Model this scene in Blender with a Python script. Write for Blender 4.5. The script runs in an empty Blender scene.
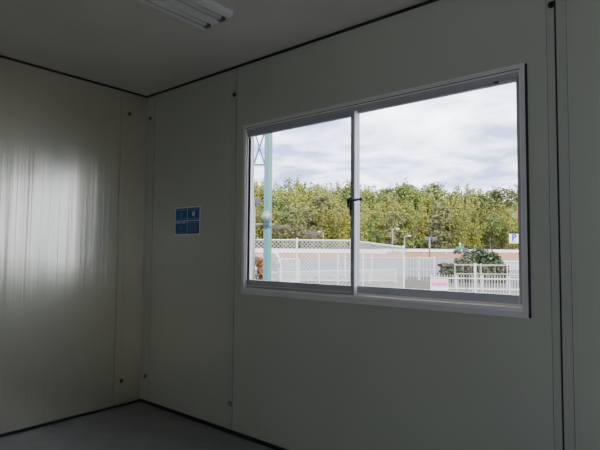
import bpy, bmesh, math, random
from mathutils import Vector, Matrix, noise
random.seed(11)
scn = bpy.context.scene
col = scn.collection
PI = math.pi

# ------------------------------------------------------------------ mesh builder
class MB:
    def __init__(s): s.v=[]; s.f=[]; s.m=[]
    def add(s, vs, fs, mi=0):
        o=len(s.v); s.v+= [tuple(p) for p in vs]; s.f+=[tuple(i+o for i in f) for f in fs]; s.m+=[mi]*len(fs); return s
    def box(s, a, b, mi=0, bev=0.0):
        x0,y0,z0=[min(a[i],b[i]) for i in range(3)]; x1,y1,z1=[max(a[i],b[i]) for i in range(3)]
        if bev>0:
            bm=bmesh.new(); bmesh.ops.create_cube(bm,size=1)
            for v in bm.verts: v.co=Vector(((x0+x1)/2+v.co.x*(x1-x0),(y0+y1)/2+v.co.y*(y1-y0),(z0+z1)/2+v.co.z*(z1-z0)))
            bmesh.ops.bevel(bm,geom=bm.edges[:],offset=bev,segments=2,affect='EDGES',profile=.6)
            bm.verts.index_update()
            s.add([v.co[:] for v in bm.verts],[[v.index for v in f.verts] for f in bm.faces],mi); bm.free(); return s
        return s.add([(x0,y0,z0),(x1,y0,z0),(x1,y1,z0),(x0,y1,z0),(x0,y0,z1),(x1,y0,z1),(x1,y1,z1),(x0,y1,z1)],
              [(0,3,2,1),(4,5,6,7),(0,1,5,4),(1,2,6,5),(2,3,7,6),(3,0,4,7)],mi)
    def tube(s, p, q, r, n=8, mi=0, r2=None, caps=True):
        p=Vector(p); q=Vector(q); d=(q-p); 
        if d.length<1e-6: return s
        d.normalize(); a=d.orthogonal().normalized(); b=d.cross(a); r2=r if r2 is None else r2
        vs=[]
        for c,rr in ((p,r),(q,r2)):
            for i in range(n):
                t=2*PI*i/n+PI/n; vs.append(c+a*math.cos(t)*rr+b*math.sin(t)*rr)
        fs=[(i,(i+1)%n,n+(i+1)%n,n+i) for i in range(n)]
        if caps: fs+=[tuple(range(n-1,-1,-1)),tuple(range(n,2*n))]
        return s.add(vs,fs,mi)
    def beam(s, p, q, w, h, up=(0,0,1), mi=0):       # rectangular bar w (across) x h (along up)
        p=Vector(p); q=Vector(q); d=(q-p).normalized(); up=Vector(up)
        a=d.cross(up); 
        if a.length<1e-4: a=d.cross(Vector((1,0,0)))
        a.normalize(); b=a.cross(d).normalized()
        vs=[c+a*i*w/2+b*j*h/2 for c in (p,q) for i,j in ((-1,-1),(1,-1),(1,1),(-1,1))]
        return s.add(vs,[(0,1,5,4),(1,2,6,5),(2,3,7,6),(3,0,4,7),(3,2,1,0),(4,5,6,7)],mi)
    def path(s, pts, r, n=8, mi=0):
        for a,b in zip(pts,pts[1:]): s.tube(a,b,r,n,mi)
        return s
    def ball(s, c, rx, ry=None, rz=None, u=14, v=8, mi=0):
        ry=ry or rx; rz=rz or rx; vs=[]; fs=[]
        for j in range(v+1):
            ph=PI*j/v
            for i in range(u):
                t=2*PI*i/u; vs.append((c[0]+rx*math.sin(ph)*math.cos(t),c[1]+ry*math.sin(ph)*math.sin(t),c[2]+rz*math.cos(ph)))
        for j in range(v):
            for i in range(u): fs.append((j*u+i,(j+1)*u+i,(j+1)*u+(i+1)%u,j*u+(i+1)%u))
        return s.add(vs,fs,mi)
    def build(s, name, mats, parent=None, smooth=False, weld=False):
        me=bpy.data.meshes.new(name); me.from_pydata(s.v,[],s.f)
        if not isinstance(mats,(list,tuple)): mats=[mats]
        for m in mats: me.materials.append(m)
        me.polygons.foreach_set('material_index',s.m)
        if smooth: me.polygons.foreach_set('use_smooth',[True]*len(s.f))
        me.update()
        o=bpy.data.objects.new(name,me); col.objects.link(o)
        if parent is not None: o.parent=parent
        return o

def tag(o,label=None,cat=None,group=None,kind=None):
    if label: o['label']=label
    if cat: o['category']=cat
    if group: o['group']=group
    if kind: o['kind']=kind
    return o
def empty(name,loc,rz=0):
    o=bpy.data.objects.new(name,None); col.objects.link(o); o.location=loc; o.rotation_euler=(0,0,rz); o.empty_display_size=.1; return o
def copy_tree(o,parent=None):
    c=o.copy(); col.objects.link(c); c.parent=parent
    for ch in list(o.children): copy_tree(ch,c)
    return c

# ------------------------------------------------------------------ materials
def mat(name, color, rough=.5, metal=0., spec=.5, emit=None, noise_amt=0., nscale=5., c2=None, bump=0., bscale=40., stretch=(1,1,1), rand=0.):
    m=bpy.data.materials.new(name); m.use_nodes=True; nt=m.node_tree; b=nt.nodes['Principled BSDF']
    b.inputs['Roughness'].default_value=rough; b.inputs['Metallic'].default_value=metal
    b.inputs['Specular IOR Level'].default_value=spec
    b.inputs['Base Color'].default_value=(*color,1)
    tc=nt.nodes.new('ShaderNodeTexCoord'); mp=nt.nodes.new('ShaderNodeMapping'); mp.inputs['Scale'].default_value=stretch
    nt.links.new(tc.outputs['Object'],mp.inputs['Vector'])
    src=None
    if c2 is not None or noise_amt>0:
        n=nt.nodes.new('ShaderNodeTexNoise'); n.inputs['Scale'].default_value=nscale; n.inputs['Detail'].default_value=4
        nt.links.new(mp.outputs['Vector'],n.inputs['Vector'])
        r=nt.nodes.new('ShaderNodeValToRGB'); r.color_ramp.elements[0].position=.35; r.color_ramp.elements[1].position=.68
        c2=c2 or tuple(min(1,c*(1-noise_amt)) for c in color)
        r.color_ramp.elements[0].color=(*color,1); r.color_ramp.elements[1].color=(*c2,1)
        nt.links.new(n.outputs['Fac'],r.inputs['Fac']); src=r.outputs['Color']
    if rand>0:
        oi=nt.nodes.new('ShaderNodeObjectInfo'); h=nt.nodes.new('ShaderNodeHueSaturation')
        mr=nt.nodes.new('ShaderNodeMapRange'); mr.inputs['To Min'].default_value=1-rand; mr.inputs['To Max'].default_value=1+rand
        nt.links.new(oi.outputs['Random'],mr.inputs['Value']); nt.links.new(mr.outputs['Result'],h.inputs['Value'])
        mr2=nt.nodes.new('ShaderNodeMapRange'); mr2.inputs['To Min'].default_value=.5-rand*.03; mr2.inputs['To Max'].default_value=.5+rand*.06
        ml=nt.nodes.new('ShaderNodeMath'); ml.operation='FRACT'; mm=nt.nodes.new('ShaderNodeMath'); mm.operation='MULTIPLY'; mm.inputs[1].default_value=7.31
        nt.links.new(oi.outputs['Random'],mm.inputs[0]); nt.links.new(mm.outputs[0],ml.inputs[0]); nt.links.new(ml.outputs[0],mr2.inputs['Value']); nt.links.new(mr2.outputs['Result'],h.inputs['Hue'])
        if src: nt.links.new(src,h.inputs['Color'])
        else: h.inputs['Color'].default_value=(*color,1)
        src=h.outputs['Color']
    if src: nt.links.new(src,b.inputs['Base Color'])
    if bump>0:
        n2=nt.nodes.new('ShaderNodeTexNoise'); n2.inputs['Scale'].default_value=bscale; n2.inputs['Detail'].default_value=3
        bp=nt.nodes.new('ShaderNodeBump'); bp.inputs['Strength'].default_value=bump; bp.inputs['Distance'].default_value=.01
        nt.links.new(mp.outputs['Vector'],n2.inputs['Vector']); nt.links.new(n2.outputs['Fac'],bp.inputs['Height']); nt.links.new(bp.outputs['Normal'],b.inputs['Normal'])
    if emit: b.inputs['Emission Color'].default_value=(*emit[:3],1); b.inputs['Emission Strength'].default_value=emit[3]
    return m

def wall_material(name, stretch, wavy=1.0, metal=.0, base=(.50,.50,.425), rough=.33, ior=1.5, tint=(1,1,1), brush=0.):
    m=bpy.data.materials.new(name); m.use_nodes=True; nt=m.node_tree; b=nt.nodes['Principled BSDF']; L=nt.links.new
    tc=nt.nodes.new('ShaderNodeTexCoord'); mp=nt.nodes.new('ShaderNodeMapping'); mp.inputs['Scale'].default_value=stretch
    L(tc.outputs['Object'],mp.inputs['Vector'])
    n=nt.nodes.new('ShaderNodeTexNoise'); n.inputs['Scale'].default_value=1.0; n.inputs['Detail'].default_value=2; L(mp.outputs['Vector'],n.inputs['Vector'])
    bp=nt.nodes.new('ShaderNodeBump'); bp.inputs['Strength'].default_value=1; bp.inputs['Distance'].default_value=.006*wavy
    L(n.outputs['Fac'],bp.inputs['Height']); L(bp.outputs['Normal'],b.inputs['Normal'])
    n2=nt.nodes.new('ShaderNodeTexNoise'); n2.inputs['Scale'].default_value=2.2; n2.inputs['Detail'].default_value=5; L(tc.outputs['Object'],n2.inputs['Vector'])
    r=nt.nodes.new('ShaderNodeValToRGB'); r.color_ramp.elements[0].position=.3; r.color_ramp.elements[1].position=.7
    r.color_ramp.elements[0].color=(base[0]*.95,base[1]*.95,base[2]*.94,1); r.color_ramp.elements[1].color=(*base,1)
    L(n2.outputs['Fac'],r.inputs['Fac']); L(r.outputs['Color'],b.inputs['Base Color'])
    b.inputs['Roughness'].default_value=rough; b.inputs['Metallic'].default_value=metal
    b.inputs['Specular IOR Level'].default_value=.6; b.inputs['IOR'].default_value=ior; b.inputs['Specular Tint'].default_value=(*tint,1)
    if brush>0:                                 # fine vertical brushing of the coated steel sheet
        m2=nt.nodes.new('ShaderNodeMapping'); m2.inputs['Scale'].default_value=(1,46,.4); L(tc.outputs['Object'],m2.inputs['Vector'])
        n3=nt.nodes.new('ShaderNodeTexNoise'); n3.inputs['Scale'].default_value=1; n3.inputs['Detail'].default_value=3; L(m2.outputs['Vector'],n3.inputs['Vector'])
        b2=nt.nodes.new('ShaderNodeBump'); b2.inputs['Distance'].default_value=brush; L(n3.outputs['Fac'],b2.inputs['Height']); L(bp.outputs['Normal'],b2.inputs['Normal']); L(b2.outputs['Normal'],b.inputs['Normal'])
    return m

M={}
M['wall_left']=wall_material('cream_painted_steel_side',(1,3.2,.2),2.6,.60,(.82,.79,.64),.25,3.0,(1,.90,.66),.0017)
M['wall']=wall_material('cream_painted_steel',(5,1,.4),.5,.0,(.43,.44,.36))
M['strip']=wall_material('joint_strip_steel',(6,6,.4),.3,.0,(.40,.41,.34))
M['ceiling']=mat('ceiling_board',(0.62, 0.59, 0.53),.7,noise_amt=.06,nscale=3)
M['floor']=mat('grey_vinyl_floor',(0.25, 0.255, 0.25),.42,noise_amt=.18,nscale=6,bump=.05,bscale=120)
M['gasket']=mat('black_gasket',(.012,.012,.013),.6,noise_amt=.1)
M['groove']=mat('dark_groove',(.02,.02,.02),.8,noise_amt=.1)
M['seam']=mat('shadowed_seam',(.16,.16,.14),.7,noise_amt=.1)
M['casing']=mat('pale_aluminium_casing',(0.62, 0.6, 0.57),.35,noise_amt=.04,nscale=8)
M['alu']=mat('white_aluminium_frame',(0.75, 0.7, 0.64),.35,noise_amt=.04,nscale=8)
M['aluin']=mat('grey_sash_aluminium',(0.43, 0.435, 0.44),.35,metal=.2,noise_amt=.04,nscale=8)
M['bolt']=mat('dark_bolt_steel',(.05,.05,.05),.4,metal=.6,noise_amt=.1)
M['chrome']=mat('bright_bolt_steel',(.55,.55,.55),.22,metal=.9,noise_amt=.05)
M['black']=mat('black_plastic',(.012,.012,.014),.45,noise_amt=.1)
M['leverg']=mat('grey_plastic',(.10,.11,.13),.45,noise_amt=.1)
M['enamel']=mat('white_enamel_reflector',(0.74, 0.73, 0.69),.3,noise_amt=.03)
M['tube']=mat('unlit_fluorescent_tube',(.85,.84,.80),.12,spec=.8,noise_amt=.02)
M['socket']=mat('lamp_socket_grey',(.12,.12,.12),.5,noise_amt=.1)
M['signblue']=mat('poster_blue',(0.02, 0.13, 0.33),.5,noise_amt=.15,nscale=30)
M['signwhite']=mat('poster_white',(0.62, 0.68, 0.7),.5,noise_amt=.05)
M['signpale']=mat('poster_pale_blue',(0.14, 0.3, 0.44),.5,noise_amt=.15,nscale=60)
M['signgrey']=mat('poster_grey_print',(.16,.20,.25),.5,noise_amt=.15,nscale=60)
M['teal']=mat('teal_steel_lit_tone',(0.035, 0.15, 0.12),.5,noise_amt=.15,nscale=2)
M['teal_shade']=mat('teal_steel_shade_tone',(0.035, 0.1, 0.14),.5,noise_amt=.12,nscale=2)  # tower teal shifted to blue-grey, colour standing in for its shaded side
M['fence']=mat('white_fence_paint',(0.44,0.44,0.429),.5,noise_amt=.05)
M['wire']=mat('pale_fence_wire',(0.36, 0.36, 0.36),.5,noise_amt=.05)
M['rail']=mat('white_barrier',(0.51,0.51,0.51),.6,noise_amt=.1,nscale=1.0)
M['ground']=mat('pale_gravel_ground',(.12,.115,.105),.9,c2=(.08,.075,.07),nscale=.6)
M['asphalt']=mat('pale_lot_surface',(0.135, 0.13, 0.13),.9,c2=(0.1, 0.1, 0.1),nscale=.25)
M['soil']=mat('orange_soil',(0.3, 0.1, 0.02),.95,c2=(0.22, 0.1, 0.035),nscale=.45)
M['grass']=mat('dry_bank_grass',(0.085, 0.08, 0.03),.95,c2=(0.15,0.108,0.048),nscale=.3)
M['weeds']=mat('low_weeds_and_gravel',(0.05, 0.05, 0.025),.95,c2=(0.085, 0.065, 0.045),nscale=1.5)
M['hill']=mat('far_wooded_hill',(0.128,0.128,0.096),.95,c2=(0.096,0.088,0.088),nscale=.5)
M['bamboo']=mat('yellow_green_bamboo_leaves',(.20,.19,.022),.6,c2=(.135,.15,.018),nscale=.8,rand=.22)
M['broad']=mat('mid_green_leaves',(.085,.125,.016),.6,c2=(.14,.155,.022),nscale=1.0,rand=.22)
M['olive']=mat('olive_grey_leaves',(0.12, 0.135, 0.03),.7,c2=(0.11,0.105,0.045),nscale=1.0,rand=.2)
M['twig']=mat('bare_twigs',(0.17, 0.125, 0.1),.85,noise_amt=.2,rand=.15)
M['trunk']=mat('grey_bark',(0.08,0.07,0.055),.9,noise_amt=.3,rand=.1)
M['hedge']=mat('dark_green_hedge_leaves',(0.0225,0.0425,0.015),.55,c2=(0.05,0.075,0.025),nscale=1.5)
M['hedge2']=mat('dull_green_hedge_leaves',(0.08,0.08,0.045),.65,c2=(0.05,0.06,0.03),nscale=2)
M['orange']=mat('orange_autumn_leaves',(.46,.17,.02),.6,c2=(.5,.26,.06),nscale=3)
M['pinkleaf']=mat('faded_pink_leaves',(0.275,0.19,0.16),.7,c2=(0.33,0.275,0.24),nscale=3)
M['post']=mat('grey_lamp_post',(0.158,0.162,0.162),.5,metal=.2,noise_amt=.1)
M['lampw']=mat('white_lamp_head',(0.51,0.51,0.492),.35,noise_amt=.03)
M['dark']=mat('dark_equipment',(0.02, 0.025, 0.035),.5,noise_amt=.1)
M['pblue']=mat('parking_blue',(0.01, 0.015, 0.35),.5,noise_amt=.03)
M['pred']=mat('sign_red',(0.3, 0.01, 0.02),.5,noise_amt=.05)
M['pgreen']=mat('sign_green',(0.01, 0.15, 0.06),.5,noise_amt=.05)
M['pwhite']=mat('sign_white',(0.51,0.51,0.51),.5,noise_amt=.03)
M['pink']=mat('sign_pink_print',(0.45, 0.05, 0.2),.5,noise_amt=.15,nscale=10)
M['pinkbg']=mat('sign_pink_wash',(0.45, 0.24, 0.36),.5,noise_amt=.05)
M['lilac']=mat('sign_lilac_wash',(0.456,0.432,0.516),.5,noise_amt=.05)
M['mower']=mat('green_machine_paint',(0.02, 0.16, 0.03),.4,noise_amt=.1)
M['rubber']=mat('dark_tyre',(.03,.035,.045),.7,noise_amt=.2)
M['mirror']=mat('pale_lamp_disc',(.16,.2,.18),.25,noise_amt=.06)
M['yellowish']=mat('cream_wall_paint',(0.3,0.29,0.26),.8,noise_amt=.08,nscale=1)

g=bpy.data.materials.new('window_glass'); g.use_nodes=True; nt=g.node_tree; nt.nodes.clear()
out=nt.nodes.new('ShaderNodeOutputMaterial'); mx=nt.nodes.new('ShaderNodeMixShader'); tr=nt.nodes.new('ShaderNodeBsdfTransparent'); gl=nt.nodes.new('ShaderNodeBsdfGlossy')
tr.inputs['Color'].default_value=(.97,.985,.98,1); gl.inputs['Roughness'].default_value=.02
lw=nt.nodes.new('ShaderNodeLayerWeight'); lw.inputs['Blend'].default_value=.5; pw=nt.nodes.new('ShaderNodeMath'); pw.operation='POWER'; pw.inputs[1].default_value=5
ma=nt.nodes.new('ShaderNodeMath'); ma.operation='MULTIPLY_ADD'; ma.inputs[1].default_value=.8; ma.inputs[2].default_value=.05
nt.links.new(lw.outputs['Facing'],pw.inputs[0]); nt.links.new(pw.outputs[0],ma.inputs[0]); nt.links.new(ma.outputs[0],mx.inputs[0])
nt.links.new(tr.outputs[0],mx.inputs[1]); nt.links.new(gl.outputs[0],mx.inputs[2]); nt.links.new(mx.outputs[0],out.inputs[0])
M['glass']=g

# ------------------------------------------------------------------ camera
F_PX=496.3; YAW=.695; PIT=.0531; ROL=.0077; CAM=Vector((3.3142,-2.1322,1.1212))
fwd=Vector((-math.sin(YAW)*math.cos(PIT),math.cos(YAW)*math.cos(PIT),math.sin(PIT)))
rt=Vector((math.cos(YAW),math.sin(YAW),0)); up=rt.cross(fwd)
r2=rt*math.cos(ROL)+up*math.sin(ROL); u2=up*math.cos(ROL)-rt*math.sin(ROL)
cd=bpy.data.cameras.new('camera'); cam=bpy.data.objects.new('camera',cd); col.objects.link(cam)
mw=Matrix((r2,u2,-fwd)).transposed().to_4x4(); mw.translation=CAM; cam.matrix_world=mw
cd.sensor_width=36; cd.lens=36*F_PX/600; cd.clip_start=.02; cd.clip_end=1000
scn.camera=cam
def at(x,y,t): return CAM+(fwd+r2*((x-300)/F_PX)-u2*((y-225)/F_PX))*t
SY=YAW                                      # the site outside runs at this bearing
FH=Vector((-math.sin(SY),math.cos(SY),0)); RH=Vector((math.cos(SY),math.sin(SY),0)); SO=Vector((3.31,-2.13,0))
def site(s,t,z): return SO+FH*t+RH*s+Vector((0,0,z))

# ------------------------------------------------------------------ room shell
H=2.3; XR=5.6; YF=-3.3; T=.045
WX0,WX1,WZ0,WZ1=1.096,2.724,.885,1.885      # hole in the back wall
def struct(mb,name,m,**k): return tag(mb.build(name,m,**k),kind='structure')
def grid_panel(mb, pts, nu, nv, mi=0): pass
b=MB(); b.box((-T,YF-T,0),(0,T,H)); struct(b,'wall_left',M['wall_left'])
b=MB(); b.box((0,0,0),(WX0,T,H)).box((WX1,0,0),(XR,T,H)).box((WX0,0,0),(WX1,T,WZ0)).box((WX0,0,WZ1),(WX1,T,H)); struct(b,'wall_back',M['wall'])
b=MB(); b.box((XR,YF-T,0),(XR+T,T,H)); struct(b,'wall_right',M['wall'])
# front wall, behind the camera, with a window added for light
FX0,FX1,FZ0,FZ1=3.3,5.2,.72,1.75
b=MB(); b.box((0,YF-T,0),(FX0,YF,H)).box((FX1,YF-T,0),(XR,YF,H)).box((FX0,YF-T,0),(FX1,YF,FZ0)).box((FX0,YF-T,FZ1),(FX1,YF,H)); struct(b,'wall_front',M['wall'])
b=MB(); b.box((-T,YF-T,-.06),(XR+T,T,0)); struct(b,'floor',M['floor'])
b=MB(); b.box((-T,YF-T,H),(XR+T,T,H+.06)); struct(b,'ceiling',M['ceiling'])
# dark gasket between ceiling and walls, dark skirting at the floor
b=MB(); b.box((0,YF,H-.010),(.012,0,H)); struct(b,'trim_1',M['gasket'])
b=MB(); b.box((.012,-.012,H-.010),(XR,0,H)); struct(b,'trim_2',M['gasket'])
b=MB(); b.box((0,YF,0),(.008,0,.014)); struct(b,'baseboard_left',M['gasket'])
b=MB(); b.box((.008,-.010,0),(XR,0,.020)); struct(b,'baseboard_back',M['gasket'])
# panel joint strips
def vstrip_back(x0,x1,name,t=.0025):
    b=MB(); b.box((x0,-t,.021),(x1,0,H-.015),bev=.0008)
    b.box((x0-.002,-.0006,.021),(x0,0,H-.015),1).box((x1,-.0006,.021),(x1+.002,0,H-.015),1)
    return struct(b,name,[M['strip'],M['seam']])
vstrip_back(.957,1.003,'trim_3'); 
vstrip_back(.0,.105,'trim_4',.003)
b=MB(); b.box((0,-.215,.015),(.003,-.0035,H-.015),bev=.0008).box((0,-.218,.015),(.0007,-.215,H-.015),1); b.box((0.003,-.170,.015),(.0036,-.168,H-.015),1); struct(b,'trim_5',[M['wall_left'],M['seam']])
b=MB(); b.box((0,-.335,.015),(.0008,-.333,H-.015)); struct(b,'trim_6',M['wall_left'])
# joint beside the window: two flanges and an open black gap
b=MB(); b.box((2.822,-.004,.021),(2.8495,0,H-.015),bev=.001).box((2.8565,-.004,.021),(2.892,0,H-.015),bev=.001)
b.box((2.8495,-.0008,.021),(2.8565,0,H-.015),1).box((2.8195,-.001,.021),(2.822,0,H-.015),2).box((2.892,-.001,.021),(2.8935,0,H-.015),2)
b.box((2.905,-.0015,.021),(2.909,0,H-.015),0)
struct(b,'trim_7',[M['strip'],M['groove'],M['seam']])

# ------------------------------------------------------------------ bolts
def bolt(loc, axis, label, bright=False):
    e=empty('bolt',loc)
    a=Vector(axis)
    MB().tube((0,0,0),a*.003,.014,16).build('washer',M['bolt'],e,True)
    MB().tube(a*.003,a*.008,.009,6).tube(a*.008,a*.011,.007,12,r2=.004).build('bolt_head',M['chrome'] if bright else M['bolt'],e)
    tag(e,label,'bolt','bolts along the wall panel joints'); return e
bolt((.984,-.0025,2.119),(0,-1,0),'dark bolt high on the joint strip left of the window top')
bolt((.984,-.0025,.176),(0,-1,0),'bolt with bright head low on the joint strip, below left of the window',True)
bolt((.050,-.003,2.122),(0,-1,0),'small dark bolt at the top of the room corner, on the window wall side')
bolt((.064,-.003,.194),(0,-1,0),'small dark bolt at the bottom of the room corner, on the window wall side')
bolt((.003,-.150,2.133),(1,0,0),'small dark bolt high on the left wall, just left of the corner')
bolt((.003,-.160,.179),(1,0,0),'small dark bolt low on the left wall, just left of the corner')
bolt((2.842,-.004,2.115),(0,-1,0),'dark bolt near the ceiling beside the black gap right of the window')

# ------------------------------------------------------------------ window (structure with parts)
win=tag(empty('window_1',(0,0,0)),kind='structure')
def rect_frame(b,x0,x1,z0,z1,y0,y1,w,wb=None,wt=None,mi=0,bev=.0015):
    wb=wb or w; wt=wt or w
    b.box((x0,y0,z0),(x0+w,y1,z1),mi,bev); b.box((x1-w,y0,z0),(x1,y1,z1),mi,bev)
    b.box((x0+w,y0,z0),(x1-w,y1,z0+wb),mi,bev); b.box((x0+w,y0,z1-wt),(x1-w,y1,z1),mi,bev); return b
b=MB(); rect_frame(b,1.080,2.738,.860,1.902,-.013,0,.018,wb=.026,wt=.020); b.build('casing',M['casing'],win)
b=MB(); b.box((2.7385,-.012,.862),(2.7455,-.0005,1.897)); b.build('casing_shadow_strip',M['groove'],win)  # dark strip standing in for the shade right of the protruding casing
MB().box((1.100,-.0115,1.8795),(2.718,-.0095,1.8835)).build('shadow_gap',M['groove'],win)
b=MB(); rect_frame(b,1.0975,2.7205,.886,1.8825,-.009,.062,.006,wb=.014,wt=.010)
b.box((1.1035,.030,.900),(2.7145,.033,.910),0,.001)
b.box((1.1035,-.006,1.850),(2.7145,-.003,1.8725),1,.001)
b.build('frame',[M['alu'],M['aluin']],win)
def sash(name,x0,x1,y,front,sl,sr,z1=1.868,tr_=.038):
    b=MB(); z0=.902
    b.box((x0,y,z0),(x0+sl,y+.026,z1),0,.002); b.box((x1-sr,y,z0),(x1,y+.026,z1),0,.002)
    b.box((x0+sl,y,z0),(x1-sr,y+.026,z0+.045),0,.002); b.box((x0+sl,y,z1-tr_),(x1-sr,y+.026,z1),0,.002)
    o=b.build(name,M['aluin'],win)
    MB().add([(x0+sl-.003,y+.013,z0+.042),(x1-sr+.003,y+.013,z0+.042),(x1-sr+.003,y+.013,z1-tr_+.003),(x0+sl-.003,y+.013,z1-tr_+.003)],[(0,1,2,3)]).build('glass_pane',M['glass'],o)
    return o
s1=sash('sash',1.106,1.898,.002,True,.006,.024)
s2=sash('sash',1.868,2.714,.034,False,.026,.024,1.872,.022)
MB().box((1.8945,.0015,.904),(1.8995,.0285,1.866),0,.001).build('lit_stile_edge',M['alu'],s1)  # whiter metal on this side face imitates the daylight falling on it
MB().box((1.118,-.0005,.912),(1.874,.0018,.9155)).build('rail_lip',M['alu'],s1)
MB().box((1.1065,-.0005,.906),(1.1120,.0285,1.828),0,.001).build('lit_jamb_face',M['alu'],s1)  # bright strip standing in for the daylit side of the left stile
b=MB(); b.box((1.873,-.008,1.335),(1.888,.0015,1.402),0,.003).box((1.866,-.020,1.350),(1.880,-.004,1.398),0,.004)
b.tube((1.877,-.004,1.338),(1.880,-.006,1.305),.005,10)
lk=b.build('lock',M['black'],s1)
b=MB(); b.tube((1.880,-.012,1.384),(1.945,-.012,1.388),.0065,10).ball((1.948,-.012,1.388),.010,.008,.009).build('lock_lever',M['leverg'],lk,True)
b=MB(); b.box((2.615,.002,1.846),(2.700,.012,1.862),0,.002).box((2.610,-.002,1.845),(2.630,.010,1.862),1,.002).build('sash_stopper',[M['aluin'],M['black']],win)
# unseen window added in the front wall to brighten the room
w2=tag(empty('added_window',(0,0,0)),kind='structure')
b=MB(); rect_frame(b,FX0,FX1,FZ0,FZ1,YF-.06,YF+.012,.03); b.box(((FX0+FX1)/2-.02,YF-.03,FZ0),((FX0+FX1)/2+.02,YF,FZ1)); b.build('frame',M['alu'],w2)
MB().add([(FX0+.03,YF-.024,FZ0+.03),(FX1-.03,YF-.024,FZ0+.03),(FX1-.03,YF-.024,FZ1-.03),(FX0+.03,YF-.024,FZ1-.03)],[(0,1,2,3)]).build('glass_pane',M['glass'],w2)

# ------------------------------------------------------------------ ceiling light
fx=tag(empty('ceiling_light',(1.403,-1.123,H)),'white twin-tube fluorescent fitting on the ceiling, switched off','ceiling light')
fx.scale=(1.14,1,1); hw=.115; L=.61
b=MB(); prof=[(-hw,0),(-hw,-.012),(-.088,-.018),(-.062,-.046),(-.035,-.046),(-.012,-.022),(0,-.050),(.012,-.022),(.035,-.046),(.062,-.046),(.088,-.018),(hw,-.012),(hw,0)]
prof=[(-.109,0),(-.103,-.020),(-.073,-.024),(-.071,-.004),(-.030,-.004),(-.028,-.024),(.028,-.024),(.030,-.004),(.071,-.004),(.073,-.024),(.103,-.020),(.109,0)]
n=len(prof); vs=[(p[0],y,p[1]) for y in (-L,L) for p in prof]
b.add(vs,[(i,(i+1)%n,n+(i+1)%n,n+i) for i in range(n)]+[tuple(range(n)),tuple(range(2*n-1,n-1,-1))]); b.build('housing',M['enamel'],fx)
for sx in (-.049,.049):
    MB().tube((sx,-L+.03,-.020),(sx,L-.03,-.020),.0130,16).build('fluorescent_tube',M['tube'],fx,True)
    for sy in (-1,1):
        MB().box((sx-.015,sy*(L-.030),-.034),(sx+.015,sy*(L-.006),-.002),0,.003).build('lamp_holder',M['socket'],fx)

# ------------------------------------------------------------------ blue safety poster
X0,X1,Z0,Z1=.383,.664,1.228,1.424
ps=tag(empty('safety_poster',((X0+X1)/2,-.0005,(Z0+Z1)/2)),'small blue four-panel notice with a white border stuck on the wall left of the window','poster')
w=(X1-X0)/2; h=(Z1-Z0)/2
MB().box((-w,-.0015,-h),(w,0,h)).build('white_border',M['signwhite'],ps)
def prect(b,u0,v0,u1,v1,y,mi=0):            # u,v fractions from the top left
    b.box((-w+2*w*u0,-y,h-2*h*v1),(-w+2*w*u1,-y+.0006,h-2*h*v0),mi)
for qi,(qu,qv) in enumerate(((0,0),(1,0),(0,1),(1,1))):
    u0=.035+qu*.475; v0=.045+qv*.47; b=MB()
    prect(b,u0,v0,u0+.455,v0+.44,.0022)
    q=b.build('panel',M['signblue'],ps)
    b=MB()
    def pr(a,c,e,d,mi,y=.0028): prect(b,u0+a*.455,v0+c*.44,u0+e*.455,v0+d*.44,y,mi)
    for k in range(5): pr(.10+k*.165,.08,.10+k*.165+.11,.19,0)
    if qi==3:
        for r in range(5): pr(.18,.30+r*.12,.85,.37+r*.12,1)
        for k in range(3): pr(.2+k*.22,.28,.25+k*.22,.86,1,.0030)
    elif qi==2:
        pr(.08,.06,.40,.14,2,.0031); pr(.55,.06,.92,.14,2,.0031)
        pr(.38,.30,.60,.72,1); pr(.30,.42,.68,.56,1); pr(.15,.86,.85,.92,0)
    else:
        pr(.40,.30,.62,.66,2 if qi==1 else 1); pr(.36,.36,.66,.58,1,.0026); pr(.44,.64,.58,.74,1)
        for k in range(7): pr(.06+k*.13,.80,.06+k*.13+.09,.88,0)
        for k in range(6): pr(.12+k*.13,.91,.12+k*.13+.09,.96,0)
    b.build('print',[M['signpale'],M['signgrey'],M['signwhite']],q)

# ------------------------------------------------------------------ outside ground
def prof_z(t):
    P=[(1.5,-.3),(18,-.3),(46,.62),(50,.75),(56,1.02),(60,1.05),(76,1.2),(100,3.5),(125,5.5),(160,6.0),(300,6)]
    for (a,za),(b_,zb) in zip(P,P[1:]):
        if t<=b_: return za+(zb-za)*max(0,(t-a))/(b_-a)
    return 6
def strip(name,t0,t1,s0,s1,m,nt=8,ns=24,rough=0,thick=.4):
    b=MB(); vs=[]
    for i in range(nt+1):
        t=t0+(t1-t0)*i/nt
        for j in range(ns+1):
            s=s0+(s1-s0)*j/ns
            z=prof_z(t)+ (noise.noise(Vector((s*.2,t*.2,3)))*rough)
            p=site(s,t,z); vs.append(p)
    fs=[(i*(ns+1)+j,i*(ns+1)+j+1,(i+1)*(ns+1)+j+1,(i+1)*(ns+1)+j) for i in range(nt) for j in range(ns)]
    b.add(vs,fs); return struct(b,name,m,smooth=True)
# yard ground: from the building out
b=MB(); vs=[]
b.box((-60,.3,-.5),(40,6,-.3)); struct(b,'ground_yard',M['ground'])
strip('ground_gravel',4.5,18,-30,40,M['ground'])
strip('ground_weeds',18,25,-35,45,M['weeds'],rough=.04)
strip('parking_lot',25,46,-45,60,M['asphalt'])
strip('soil_bank',46,57,-60,80,M['soil'],nt=10,ns=60,rough=.10)
strip('grass_verge',57,82,-80,110,M['grass'],ns=60,rough=.2)
strip('wooded_slope',80,160,-120,180,M['grass'],nt=20,ns=60,rough=1.0)

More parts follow.
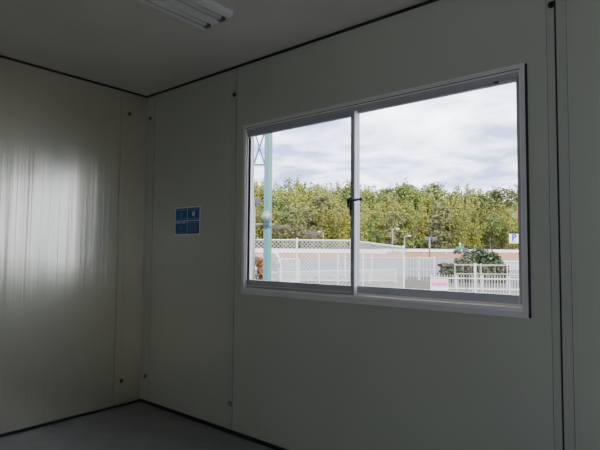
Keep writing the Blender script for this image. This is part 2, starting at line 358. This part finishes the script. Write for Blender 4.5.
# ------------------------------------------------------------------ trees
def leafquad(b,p,size,asp=1.6,droop=0.,mi=0):
    d=Vector((random.gauss(0,1),random.gauss(0,1),random.gauss(0,.7)-droop)).normalized()
    n=Vector((random.gauss(0,1),random.gauss(0,1),random.gauss(0,1)+.4)); a=d.cross(n)
    if a.length<1e-3: return
    a.normalize(); l=size*asp; ww=size
    b.add([p-d*l*.5,p+a*ww*.5,p+d*l*.5,p-a*ww*.5],[(0,1,2,3)],mi)
def crown(kind,hh,seed):
    random.seed(seed); b=MB()
    if kind=='bamboo':
        for k in range(11):                       # arching culms with feathery tips
            a=random.uniform(0,2*PI); rr=random.uniform(.1,1.3); top=hh*random.uniform(.72,1.0)
            base=Vector((math.cos(a)*rr*.5,math.sin(a)*rr*.5,0)); lean=Vector((math.cos(a),math.sin(a),0))*random.uniform(.3,1.2)
            for i in range(270):
                u=random.uniform(.12,1.0)**.8; c=base+lean*(u*u*1.2)+Vector((0,0,top*(u-.08*u*u*u)))
                sp=.85*(1-u)**.7+.16
                p=c+Vector((random.gauss(0,sp*.6),random.gauss(0,sp*.6),random.gauss(0,.25)))
                p.z=max(p.z,.15)
                leafquad(b,p,random.uniform(.085,.16),2.3,.6)
    elif kind in('broad','olive'):
        cl=[]
        for k in range(26):
            a=random.uniform(0,2*PI); z=random.uniform(.15,.93); R=hh*.26*math.sin(PI*min(.97,(z*.9+.12)))**.7
            rr=R*math.sqrt(random.random()); cl.append((Vector((math.cos(a)*rr,math.sin(a)*rr,z*hh)),random.uniform(.5,1.0)*hh/8))
        for c,r in cl:
            for i in range(85):
                d=Vector((random.gauss(0,1),random.gauss(0,1),random.gauss(0,1))).normalized()
                p=c+d*r*random.uniform(.6,1.08); p.z=max(p.z,.15); leafquad(b,p,random.uniform(.13,.26),1.4,.1)
    return b
def limbs(hh,seed,dense=False):
    random.seed(seed+77); b=MB()
    b.tube((0,0,-.6),(0,0,hh*.55),hh*.018,7,r2=hh*.010)
    def rec(p,d,l,r,dep):
        q=p+d*l; b.tube(p,q,r,4 if dep<2 else 5,r2=r*.6,caps=False)
        if dep==0: return
        for k in range(3 if dense else 2):
            nd=(d+Vector((random.gauss(0,.45),random.gauss(0,.45),random.gauss(.1,.3)))).normalized(); rec(q,nd,l*.72,r*.6,dep-1)
    for k in range(6 if dense else 4):
        a=random.uniform(0,2*PI); z=hh*random.uniform(.25,.55)
        rec(Vector((0,0,z)),Vector((math.cos(a)*.6,math.sin(a)*.6,1)).normalized(),hh*.16,hh*(.013 if dense else .008),4 if dense else 2)
    return b
GR='trees of the wooded slope beyond the road'
labels={'bamboo':'feathery yellow-green bamboo clump in the grove beyond the white barrier',
 'broad':'leafy mid-green tree among the bamboo beyond the white barrier',
 'olive':'dull olive-grey tree among the bamboo beyond the white barrier',
 'bare':'leafless grey-brown tree in front of the green grove'}
protos={}
for kind,nm,hh in (('bamboo','bamboo_clump',8.),('broad','leafy_tree',8.),('olive','olive_tree',7.),('bare','bare_tree',7.)):
    protos[kind]=[]
    for v in range(3 if kind!='bare' else 2):
        e=empty(nm,(0,0,0))
        if kind!='bare': crown(kind,hh,v*13+len(nm)).build('foliage',M[kind],e)
        limbs(hh,v*5+len(nm),kind=='bare').build('trunk' if kind!='bare' else 'bare_branches',M['twig'] if kind=='bare' else M['trunk'],e)
        tag(e,labels[kind],'tree',GR+', '+kind)
        protos[kind].append([e,False,hh])
random.seed(5)
def plant(kind,s,t,height,z=None):
    pr=random.choice(protos[kind])
    if pr[1]: o=copy_tree(pr[0])
    else: o=pr[0]; pr[1]=True
    k=height/pr[2]; o.scale=(k*random.uniform(1.0,1.25),k*random.uniform(1.0,1.25),k); o.rotation_euler=(0,0,random.uniform(0,6.28))
    o.location=site(s,t,(prof_z(t) if z is None else z)-.65); return o
rows=[(79,2.9,6.6),(84,3.0,7.6),(91,3.0,8.8),(99,3.0,9.0),(108,3.0,9.0)]
for ri,(t,step,hh) in enumerate(rows):
    s=-24-ri*2+random.random()*2
    while s<52+ri*5:
        px=300+s/t*496
        # the skyline is a little higher on the left
        kk=1.10-.13*max(0,min(1,(px-250)/270))
        q=noise.noise(Vector((s*.09,t*.11,1.7)))
        r=random.random()
        if ri==0: kind='broad' if r<.34 else ('olive' if r<.5 else 'bamboo')
        else: kind='broad' if q>.18 and r<.6 else ('bamboo' if r<.9 else 'olive')
        if 255<px<300 and ri<2 and r<.3: kind='bare'
        hvar=random.uniform(.88,1.1)
        plant(kind,s,t+random.uniform(-2,2),hh*kk*hvar*(1.08+.085*ri))
        s+=step*random.uniform(.8,1.2)
for px,t,hh in ((283,76.5,6.0),(296,77,5.2),(312,77,5.0),(343,101,12.0),(337,110,11.5),(303,108,12.2),(262,104,13.0),(318,108,11.8)): plant('bare',(px-300)/496*t,t,hh)
for pk in protos.values():
    for pr in pk:
        if not pr[1]:
            for c in list(pr[0].children): bpy.data.objects.remove(c)
            bpy.data.objects.remove(pr[0])
# far wooded ridge at the right, a terrain form
b=MB(); vs=[]; ns=70; 
for i,t in enumerate((190,215,240,260)):
    for j in range(ns+1):
        s=20+j*2.6
        env=math.sin(PI*j/ns)**.6; z=6+ (0,.55,1,.9)[i]*(18*env+noise.noise(Vector((s*.12,i*.3,0)))*2.0+noise.noise(Vector((s*.6,i,5)))*1.2); vs.append(site(s,t,z))
b.add(vs,[(i*(ns+1)+j,i*(ns+1)+j+1,(i+1)*(ns+1)+j+1,(i+1)*(ns+1)+j) for i in range(3) for j in range(ns)])
struct(b,'distant_hill',M['hill'],smooth=True)

# ------------------------------------------------------------------ white barrier along the road, top of the bank
def barrier(s0,s1,t,zb,hh,step,label):
    e=empty('roadside_barrier',site(s0,t,zb),SY)
    L=s1-s0; b=MB()
    b.box((0,-.05,hh*.45),(L,.05,hh)); b.build('barrier_beam',M['rail'],e)
    k=0
    while k*step<=L: MB().box((k*step-.06,.05,-.4),(k*step+.06,.17,hh*.92)).build('post',M['rail'],e); k+=1
    tag(e,label,'barrier'); return e
barrier(-30,9,52,.62,.78,3.0,'thick white roadside barrier on the left, behind the mesh fence')
barrier(9.2,40,57.5,.92,.58,2.6,'thin white roadside barrier above the orange soil bank on the right')

# ------------------------------------------------------------------ fences
def chain_link(b,A,B,zA0,zA1,zB0,zB1,cell,r):
    A=Vector(A);B=Vector(B); L=(B-A).length; d=(B-A)/L; nrm=Vector((-d.y,d.x,0))
    def lo(u): return zA0+(zB0-zA0)*u/L
    def hi(u): return zA1+(zB1-zA1)*u/L
    Hh=max(zA1-zA0,zB1-zB0)+.05; k=-Hh
    while k<L:
        for sgn in (1,-1):
            ua,ub=(k,k+Hh) ; pts=[]
            n=14
            for i in range(n+1):
                u=ua+(ub-ua)*i/n; zz=(Hh*i/n) if sgn>0 else (Hh-Hh*i/n)
                if 0<=u<=L:
                    z=lo(u)+zz*(hi(u)-lo(u))/Hh; pts.append(Vector((A.x+d.x*u,A.y+d.y*u,z)))
            if len(pts)>1: b.beam(pts[0],pts[-1],r,r,nrm)
        k+=cell
def mesh_fence(name,pts,label,cell=.125,r=.012,pr=.035,rails=(0.,1.),mid=None,skip_last=False):
    # pts: list of (world point on top, ground z)
    o=pts[0][0]; e=empty(name,(o.x,o.y,pts[0][1]))
    off=Vector((-o.x,-o.y,-pts[0][1]))
    for i,(p,z) in enumerate(pts):
        MB().tube(Vector((p.x,p.y,z-.1))+off,Vector((p.x,p.y,p.z+.03))+off,pr,10).ball(Vector((p.x,p.y,p.z+.03))+off,pr*1.1).build('post',M['fence'],e)
    for (p,z),(q,z2) in zip(pts,pts[1:]):
        b=MB(); b.tube(p+off,q+off,.022,8); b.tube(Vector((p.x,p.y,z+.06))+off,Vector((q.x,q.y,z2+.06))+off,.018,8)
        if mid:
            for mm in mid: b.tube(Vector((p.x,p.y,z+(p.z-z)*mm))+off,Vector((q.x,q.y,z2+(q.z-z2)*mm))+off,.014,8)
        b.build('rail',M['fence'],e)
        b=MB(); chain_link(b,(p.x+off.x,p.y+off.y,0),(q.x+off.x,q.y+off.y,0),z+off.z+.06,p.z+off.z,z2+off.z+.06,q.z+off.z,cell,r); b.build('wire_mesh',M['wire'],e)
    return tag(e,label,'fence')
G=-.3
P0=at(140,238.5,16); P1=at(196,239,16); P2=at(246,239.6,16); P3=at(297,240,16); P4=at(351,240.5,16); P5=at(403.5,247.2,17.2)
mesh_fence('chain_link_fence',[(P0,G),(P1,G),(P2,G),(P3,G),(P4,G),(P5,G)],'tall white chain-link fence running across behind the window centre bar')
# lower, closer-knit mesh fence behind it
Q=[(at(x,y,21),-.15) for x,y in ((150,272.5),(262,272.5),(319,271),(370,270),(396,269.5))]
mesh_fence('low_mesh_fence',Q,'low white close-knit mesh fence seen through the lower half of the tall chain-link fence',cell=.125,r=.018,pr=.03)
# wire fence with slim posts further back
def bar_fence(name,A,B,zg,zt,npost,label,gap=.10,rails=(.04,.96),spike=0,br=.009,pr=.03,posth=None,bars=True,rh=.03):
    A=Vector((A.x,A.y,zg)); B2=Vector((B.x,B.y,zg)); L=(B2-A).length; ang=math.atan2(B2.y-A.y,B2.x-A.x)
    e=empty(name,A,ang); Hh=zt-zg
    for f in rails: MB().beam((0,0,Hh*f),(L,0,Hh*f),.02,rh).build('rail',M['fence'],e)
    if bars:
        nb=int(L/gap); idx=0; b=MB()
        nindiv=0
        b=MB()
        for k in range(nb+1): b.tube((k*L/nb,.0,.03),(k*L/nb,.0,Hh+spike),br,5)
        b.build('bar_panel',M['fence'] if br>.004 else M['wire'],e)
    for k in range(npost+1): MB().box((k*L/npost-pr,.02,-.1),(k*L/npost+pr,.02+2*pr,Hh*(posth or 1.04)),0,.004).build('post',M['fence'],e)
    return tag(e,label,'fence')
bar_fence('wire_panel_fence',at(404,257,23),at(433.5,257.3,22),0.-.2,at(410,257.2,22.5).z,2,'pale wire panel fence between the tall mesh fence and the pink notice',gap=.16,rails=(.04,.5,.97),br=.008,pr=.035)
bar_fence('wire_panel_fence',at(455,264.3,19.5),at(560,265.5,19.5),-.3,at(475,264.5,19.5).z,4,'pale wire panel fence in front of the round dark bush',gap=.30,rails=(.04,.62,.98),br=.0025,pr=.012,rh=.018)
bar_fence('picket_fence',at(431,271.8,15),at(565,279.6,14.2),-.25,at(500,276.6,14.6).z,5,'low white picket fence with spiked top right of the pink notice',gap=.078,rails=(.06,.45,.90),spike=.03,br=.0075,pr=.022)
p=at(475,263.5,14.4)
e=empty('fence_post',(p.x,p.y,-.3)); MB().box((-.028,-.028,-.05),(.028,.028,p.z+.3-.04),0,.006).build('post_shaft',M['fence'],e); MB().box((-.034,-.034,p.z+.3-.04),(.034,.034,p.z+.3),0,.01).build('post_cap',M['fence'],e)
tag(e,'tall square white post standing at the picket fence before the dark bush','post')
# white gate
A=at(280.5,259,15.2); B=at(299,259,15.2); ga=math.atan2(B.y-A.y,B.x-A.x); Lg=(Vector((B.x-A.x,B.y-A.y,0))).length
e=empty('yard_gate',(A.x,A.y,-.3),ga); hh=A.z+.3
b=MB(); 
for x in (0,Lg): b.tube((x,0,0.02),(x,0,hh),.028,8)
for z in (.42*hh,hh): b.tube((0,0,z),(Lg,0,z),.024,8)
b.tube((0,0,.12),(Lg,0,.12),.02,8)
b.build('gate_frame',M['fence'],e)
b=MB(); chain_link(b,(0,0,0),(Lg,0,0),.12,hh,.12,hh,.09,.008); b.build('wire_mesh',M['wire'],e)
tag(e,'small white pipe gate with mesh infill left of the first tall fence post','gate')
# slim posts seen through the fence
for x,y,yb,t,lb in ((319,252,274,22,'slim white post behind the tall fence, left of the other two'),(338,256,280,18,'slim short white post behind the tall fence, between the other two'),(345,250,268,24,'slim white post behind the tall fence, close to the window centre bar'),(363,252,275,20,'slim white post just right of the window centre bar'),(372,250,272,23,'slim white post at the end of the white barrier')):
    p=at(x,y,t); gz=prof_z(t); e=empty('slim_post',(p.x,p.y,gz)); MB().tube((0,0,-.05),(0,0,p.z-gz),.035,8).build('post_shaft',M['fence'],e); MB().ball((0,0,p.z-gz),.05).build('post_cap',M['fence'],e); tag(e,lb,'post')
# arched pipe stand left of gate
p=at(272.5,252,15.5); e=empty('pipe_arch',(p.x,p.y,-.3),ga); hh=p.z+.3
pts=[(0-.1,0,hh*.93)]; 
pts=[(-.12,0,hh*.95),(0.0,0,hh*1.0),(.12,0,hh*.96),(.21,0,hh*.84),(.25,0,hh*.66),(.25,0,0)]
MB().path(pts,.05,10).build('arched_pipe',M['lampw'],e,True); MB().tube((-.12,0,0),(-.12,0,hh*.95),.035,10).build('upright',M['lampw'],e,True); MB().beam((-.12,0,hh*.55),(.25,0,hh*.55),.03,.03).build('crossbar',M['lampw'],e)
tag(e,'white arched pipe stand between the teal tower and the small gate','stand')

# ------------------------------------------------------------------ teal lattice tower
TW=14.0; pc=at(268,200,TW); tw=empty('lattice_tower',(pc.x,pc.y,-.3),SY)
HT=9.0; sep=.47; lw=.115
for k,x in enumerate((0,-sep)):
    b=MB(); z0=3.5 if k else 0; c=.6 if k else 1
    b.beam((x-.055*c,0,z0),(x-.055*c,0,HT),.110*c,.22*c,up=(0,1,0),mi=0); b.beam((x+.056*c,-.03,z0),(x+.056*c,-.03,HT),.108*c,.20*c,up=(0,1,0),mi=1)  # left half coloured as shaded teal, right half as lit teal
    b.build('column',[M['teal_shade'],M['teal']],tw)
z=3.86
zs=[]; 
while z<HT-1: zs.append(z); z+=1.0
b_k=0
for z in zs:
    MB().beam((-sep,0,z),(0,0,z),.035,.05).build('horizontal_brace',M['teal_shade'],tw)
    for a,c in (((-sep+.06,.02,z+.04),(-.11,.02,z+.96)),((-sep+.06,-.03,z+.96),(-.11,-.03,z+.04))):
        MB().beam(a,c,.035,.05).build('diagonal_brace',M['teal_shade'],tw)
MB().box((-sep-.25,-.25,0),(.25,.25,.12),0,.01).build('base_plate',M['teal_shade'],tw)
tag(tw,'tall teal steel lattice tower with painted-in blue-grey shade at the left edge of the window','tower')
# disc lamp fixed on the column
p=at(267,216.5,13.6); e=empty('round_floodlight',p,SY)
MB().tube((0,0,0),(0,-.07,0),.13,20,r2=.15).build('lamp_housing',M['mirror'],e,True); MB().ball((0,-.075,0),.085,.03,.085).build('lens',M['mirror'],e,True); MB().beam((0,.0,0),(0,.19,0),.05,.05).build('bracket',M['post'],e)
MB().beam((-.35,.1,-.20),(.2,.1,-.20),.03,.03).build('mounting_bar',M['post'],e)
tag(e,'round pale floodlight fixed on the teal tower column','floodlight')
p=at(254.5,198,13.2); e=empty('speaker_post',(p.x,p.y,-.3),SY); hz=p.z+.3
MB().tube((0,0,0),(0,0,hz),.032,10).build('pole',M['post'],e,True)
MB().box((.02,-.1,hz-.17),(.16,.12,hz-.02),0,.01).build('loudspeaker',M['dark'],e); MB().beam((.0,0,hz-.09),(.24,0,hz-.07),.02,.02).build('bracket_arm',M['dark'],e)
tag(e,'thin pale post carrying a dark box, just left of the teal tower','post')

# ------------------------------------------------------------------ lamp posts and poles
def lamp_post(x,y,t,label,side=-1,head='white'):
    p=at(x,y,t); gz=prof_z(t); e=empty('street_lamp',(p.x,p.y,gz),SY); h=p.z-gz
    MB().tube((0,0,-.1),(0,0,h),.075,8,r2=.05).build('pole',M['post'],e,True)
    MB().path([(0,0,h-.15),(side*.25,0,h+.05),(side*.5,0,h+.08)],.035,6).build('arm',M['post'],e)
    MB().ball((side*.55,0,h+.02),.20,.12,.07).build('lamp_head',M['lampw'],e,True)
    tag(e,label,'street lamp')
lamp_post(323.5,232,62,'slim street lamp before the grove, left of the window centre bar',-1)
lamp_post(392.5,229,52,'slim street lamp with a white head right of the window centre bar',1)
lamp_post(404.5,236,56,'small street lamp above the end post of the tall fence',1)
p=at(429.5,239,48); gz=prof_z(48); e=empty('equipment_pole',(p.x,p.y,gz),SY); h=p.z-gz
MB().tube((0,0,-.1),(0,0,h+.15),.08,8).build('pole',M['post'],e,True); MB().beam((-.5,0,h+.1),(.6,0,h+.1),.06,.06).build('crossarm',M['post'],e)
for sx,ww in ((-.35,.38),(.42,.5)):
    MB().box((sx-ww/2,-.2,h-.18),(sx+ww/2,.2,h+.16),0,.05).build('equipment_box',M['dark'],e)
tag(e,'grey pole with a dark crossarm of two boxes, standing on the orange bank','pole')
p=at(450.5,244,57); e=None

# ------------------------------------------------------------------ signs right
t=26; pl=at(522.5,205,t); gz=prof_z(t); sp=empty('sign_pole',(pl.x,pl.y,gz),SY); h=at(522,205,t).z-gz
MB().tube((0,0,-.1),(0,0,h),.045,10).build('pole',M['post'],sp,True)
tag(sp,'grey sign pole at the right edge of the window','pole')
def text_obj(body,size,mat_,parent,loc,bold=0,name='lettering',rx=PI/2):
    cu=bpy.data.curves.new(name,'FONT'); cu.body=body; cu.size=size; cu.extrude=.004; cu.offset=bold; cu.align_x='CENTER'; cu.align_y='CENTER'
    o=bpy.data.objects.new(name,cu); col.objects.link(o)
    dg=bpy.context.evaluated_depsgraph_get(); me=bpy.data.meshes.new_from_object(o.evaluated_get(dg)); bpy.data.objects.remove(o)
    me.materials.clear(); me.materials.append(mat_)
    ob=bpy.data.objects.new(name,me); col.objects.link(ob); ob.parent=parent; ob.location=loc; ob.rotation_euler=(rx,0,0); return ob
c=at(513.8,238.6,t); e=empty('parking_sign',c,SY); w_=.245; h_=.245
MB().box((-w_,-.01,-h_),(w_,.01,h_),0,.004).build('sign_board',M['pwhite'],e)
text_obj('P',.46,M['pblue'],e,(.01,-.016,.05),.028)
b=MB(); 
for k in range(4): b.box((-.13+k*.07,-.016,-.19),(-.13+k*.07+.05,-.011,-.145))
b.build('red_print',M['pred'],e); MB().box((w_-.01,.01,-.03),(.42,.03,.03)).build('bracket',M['post'],e)
tag(e,'square white parking sign with a blue P at the right edge of the window','sign')
c=at(516,215.8,t); e=empty('banner_sign',c,SY)
MB().box((-.20,-.01,-.10),(.24,.01,.12)).build('sign_board',M['pred'],e); MB().box((-.20,-.016,-.09),(-.06,-.010,.11)).build('green_end',M['pgreen'],e); MB().box((-.04,-.016,-.02),(.20,-.011,.04)).build('print_line',M['dark'],e); MB().box((.2,.01,-.02),(.31,.03,.02)).build('bracket',M['post'],e)
tag(e,'small red board with a green end above the parking sign','sign')
# pink notice on picket fence
A=at(430.5,280.2,14.2); B=at(448.3,292,14.2); e=empty('pink_notice',((A.x+B.x)/2,(A.y+B.y)/2,(A.z+B.z)/2),SY); w_=(at(448.3,286,14.2)-at(430.5,286,14.2)).length/2; h_=(A.z-B.z)/2+.03
MB().box((-w_,-.01,-h_),(w_,.01,h_),0,.003).build('sign_board',M['pwhite'],e)
MB().box((-w_*.95,-.013,-.02),(w_*.95,-.0095,h_*.94)).build('pink_band',M['pinkbg'],e); MB().box((-w_*.95,-.013,-h_*.6),(w_*.95,-.0095,-.021)).build('lilac_band',M['lilac'],e)
b=MB()
for k in range(7):
    x=-w_*.86+k*w_*.25; b.box((x,-.016,.035),(x+w_*.16,-.012,.085)).box((x+.01,-.016,.01),(x+.025,-.012,.09)) if k!=2 and k!=3 else b.box((x,-.016,.0),(x+w_*.18,-.012,.10))
b.build('pink_lettering',M['pink'],e)
tag(e,'white notice board with pink lettering on the fence at the bottom of the window','sign')

# ------------------------------------------------------------------ bushes
def bush(name,x,y0,y1,t,rw,m,label,nleaf=2600,lobes=16,flat=1.,zg=None,leaf=.12,seed=1,mats=None,stem=True):
    random.seed(seed); p=at(x,y1,t); zg=prof_z(t) if zg is None else zg; top=at(x,y0,t).z; Hh=top-zg
    e=empty(name,(p.x,p.y,zg),SY); b=MB(); cl=[]
    for k in range(lobes):
        a=random.uniform(0,2*PI); rr=rw*.62*math.sqrt(random.random()); z=random.uniform(.3,.78)*Hh*(1-.25*(rr/rw)**2)
        cl.append((Vector((math.cos(a)*rr,math.sin(a)*rr*.6*flat,z)),min(rw*.42,Hh*.36)*random.uniform(.7,1.05)))
    for i in range(nleaf):
        c,r=random.choice(cl); d=Vector((random.gauss(0,1),random.gauss(0,1),random.gauss(0,1))).normalized(); q=c+d*r*random.uniform(.5,1.1)
        q.z=max(.02,min(q.z,Hh*1.02)); leafquad(b,q,leaf*random.uniform(.7,1.3),1.5,.1,random.choice(range(len(mats))) if mats else 0)
    b.build('foliage',mats or m,e)
    b=MB(); 
    for k in range(7):
        c,r=cl[k%len(cl)]; b.tube((random.uniform(-.1,.1),random.uniform(-.1,.1),-.1),c,.03,5,r2=.012)
    b.build('stem',M['trunk'],e); return tag(e,label,'bush')
bush('round_bush',480,249.6,266,27,1.25,M['hedge'],'round dark green bush before the soil bank at lower right',3600,22,leaf=.11,seed=3)
bush('round_bush',463,255,266,26.5,.75,M['hedge2'],'small dull green bush at the left foot of the round dark bush',1500,10,leaf=.09,seed=4)
bush('round_bush',494,254.5,266,26.6,.7,M['hedge'],'lower dark bush joined to the right side of the round dark bush',1500,10,leaf=.10,seed=8)
# clipped hedge
p=at(474,275,22); e=empty('clipped_hedge',(p.x,p.y,prof_z(22)),SY); random.seed(9); b=MB(); top=at(474,265.5,22).z-prof_z(22)
for i in range(5200):
    q=Vector((random.uniform(-1.5,1.35),random.uniform(-.45,.45),random.uniform(.05,top)))
    f=random.random()
    if f<.5: q.y=-.45+random.gauss(0,.03)
    elif f<.8: q.z=top+random.gauss(0,.03)
    leafquad(b,q,random.uniform(.05,.1),1.5,0)
b.build('foliage',M['hedge2'],e); MB().box((-1.4,-.35,0),(1.25,.35,top-.1)).build('inner_branches',M['hedge2'],e); tag(e,'long clipped dull-green hedge below the round dark bush','hedge')
# autumn shrub
bush('autumn_shrub',260,243.5,286,15.2,.36,None,'orange-leaved autumn shrub at the lower left corner of the window',3600,12,zg=-.3,leaf=.06,seed=6,mats=[M['orange'],M['orange'],M['pinkleaf']])
bush('autumn_shrub',252,258,286,14.7,.33,None,'pale pinkish faded shrub below the orange-leaved one',1300,12,zg=-.3,leaf=.055,seed=7,mats=[M['pinkleaf'],M['pinkleaf'],M['lampw']])

# ------------------------------------------------------------------ small green machine on the bank
t=54; p=at(460,254,t); gz=prof_z(t); e=empty('green_vehicle',(p.x,p.y,p.z+.02),SY+.5)
MB().box((-.35,-.28,.42),(.30,.28,.78),0,.08).box((-.5,-.22,.36),(-.25,.22,.62),0,.06).build('body',M['mower'],e)
for x,yy,r in ((.32,-.38,.34),(.32,.38,.34),(-.42,-.32,.20),(-.42,.32,.20)):
    w0=MB(); w0.tube((x,yy-.08,r),(x,yy+.08,r),r,18).build('wheel',M['rubber'],e,True)
MB().box((.05,-.2,.74),(.36,.2,.84),0,.03).box((.28,-.2,.80),(.36,.2,1.05),0,.03).build('seat',M['mower'],e)
MB().ball((.0,0,1.06),.13,.12,.13).tube((.0,0,.74),(0,0,1.0),.04,8).build('beacon',M['lampw'],e,True)
MB().beam((-.5,-.3,.36),(.05,-.3,.12),.05,.12).build('frame_bar',M['rubber'],e)
MB().box((-.12,-.34,.22),(.12,-.26,.5),0,.02).build('side_plate',M['lampw'],e)
tag(e,'small green vehicle with dark wheels parked on the soil bank','vehicle')

# low pale retaining wall at right, beyond the hedge
A=at(503,262,30); B=at(560,262,30); e=MB()
e=empty('low_wall',(A.x,A.y,prof_z(30)),SY); MB().box((0,0,-.1),(3.6,.25,A.z-prof_z(30)),0,.02).build('wall_body',M['yellowish'],e); MB().box((-.03,-.04,A.z-prof_z(30)),(3.63,.29,A.z-prof_z(30)+.07),0,.01).build('coping',M['rail'],e)
tag(e,'low pale wall right of the dark bush, behind the picket fence','wall')

# ------------------------------------------------------------------ world: bright thin overcast
wd=bpy.data.worlds.new('world'); scn.world=wd; wd.use_nodes=True; nt=wd.node_tree; nt.nodes.clear(); Lk=nt.links.new
wo=nt.nodes.new('ShaderNodeOutputWorld'); bg=nt.nodes.new('ShaderNodeBackground'); tc=nt.nodes.new('ShaderNodeTexCoord')
sep_=nt.nodes.new('ShaderNodeSeparateXYZ'); Lk(tc.outputs['Generated'],sep_.inputs[0])
# project onto a cloud deck so that the bands flatten toward the horizon
mxz=nt.nodes.new('ShaderNodeMath'); mxz.operation='MAXIMUM'; mxz.inputs[1].default_value=.03; Lk(sep_.outputs['Z'],mxz.inputs[0])
ad=nt.nodes.new('ShaderNodeMath'); ad.operation='ADD'; ad.inputs[1].default_value=.12; Lk(mxz.outputs[0],ad.inputs[0])
dx=nt.nodes.new('ShaderNodeMath'); dx.operation='DIVIDE'; dy=nt.nodes.new('ShaderNodeMath'); dy.operation='DIVIDE'
Lk(sep_.outputs['X'],dx.inputs[0]); Lk(ad.outputs[0],dx.inputs[1]); Lk(sep_.outputs['Y'],dy.inputs[0]); Lk(ad.outputs[0],dy.inputs[1])
cb=nt.nodes.new('ShaderNodeCombineXYZ'); Lk(dx.outputs[0],cb.inputs[0]); Lk(dy.outputs[0],cb.inputs[1])
n1=nt.nodes.new('ShaderNodeTexNoise'); n1.inputs['Scale'].default_value=1.5; n1.inputs['Detail'].default_value=6; n1.inputs['Roughness'].default_value=.55; n1.inputs['Distortion'].default_value=.3; Lk(cb.outputs[0],n1.inputs['Vector'])
cr=nt.nodes.new('ShaderNodeValToRGB'); E=cr.color_ramp.elements
E[0].position=.40; E[0].color=(.17,.215,.35,1); E[1].position=.68; E[1].color=(.90,.92,1.0,1)
Lk(n1.outputs['Fac'],cr.inputs['Fac'])
Lk(cr.outputs['Color'],bg.inputs['Color']); bg.inputs['Strength'].default_value=7.4
Lk(bg.outputs[0],wo.inputs[0])
sl=bpy.data.lights.new('sun','SUN'); sl.energy=9.0; sl.angle=.03; sl.color=(1,.93,.82); so=bpy.data.objects.new('sun',sl); col.objects.link(so)
so.rotation_euler=Vector((-.75,.50,-.52)).to_track_quat('-Z','Y').to_euler()

scn.view_settings.view_transform='AgX'; scn.view_settings.look='None'
scn.view_settings.exposure=.18
scn.cycles.max_bounces=10; scn.cycles.diffuse_bounces=6; scn.cycles.transparent_max_bounces=12
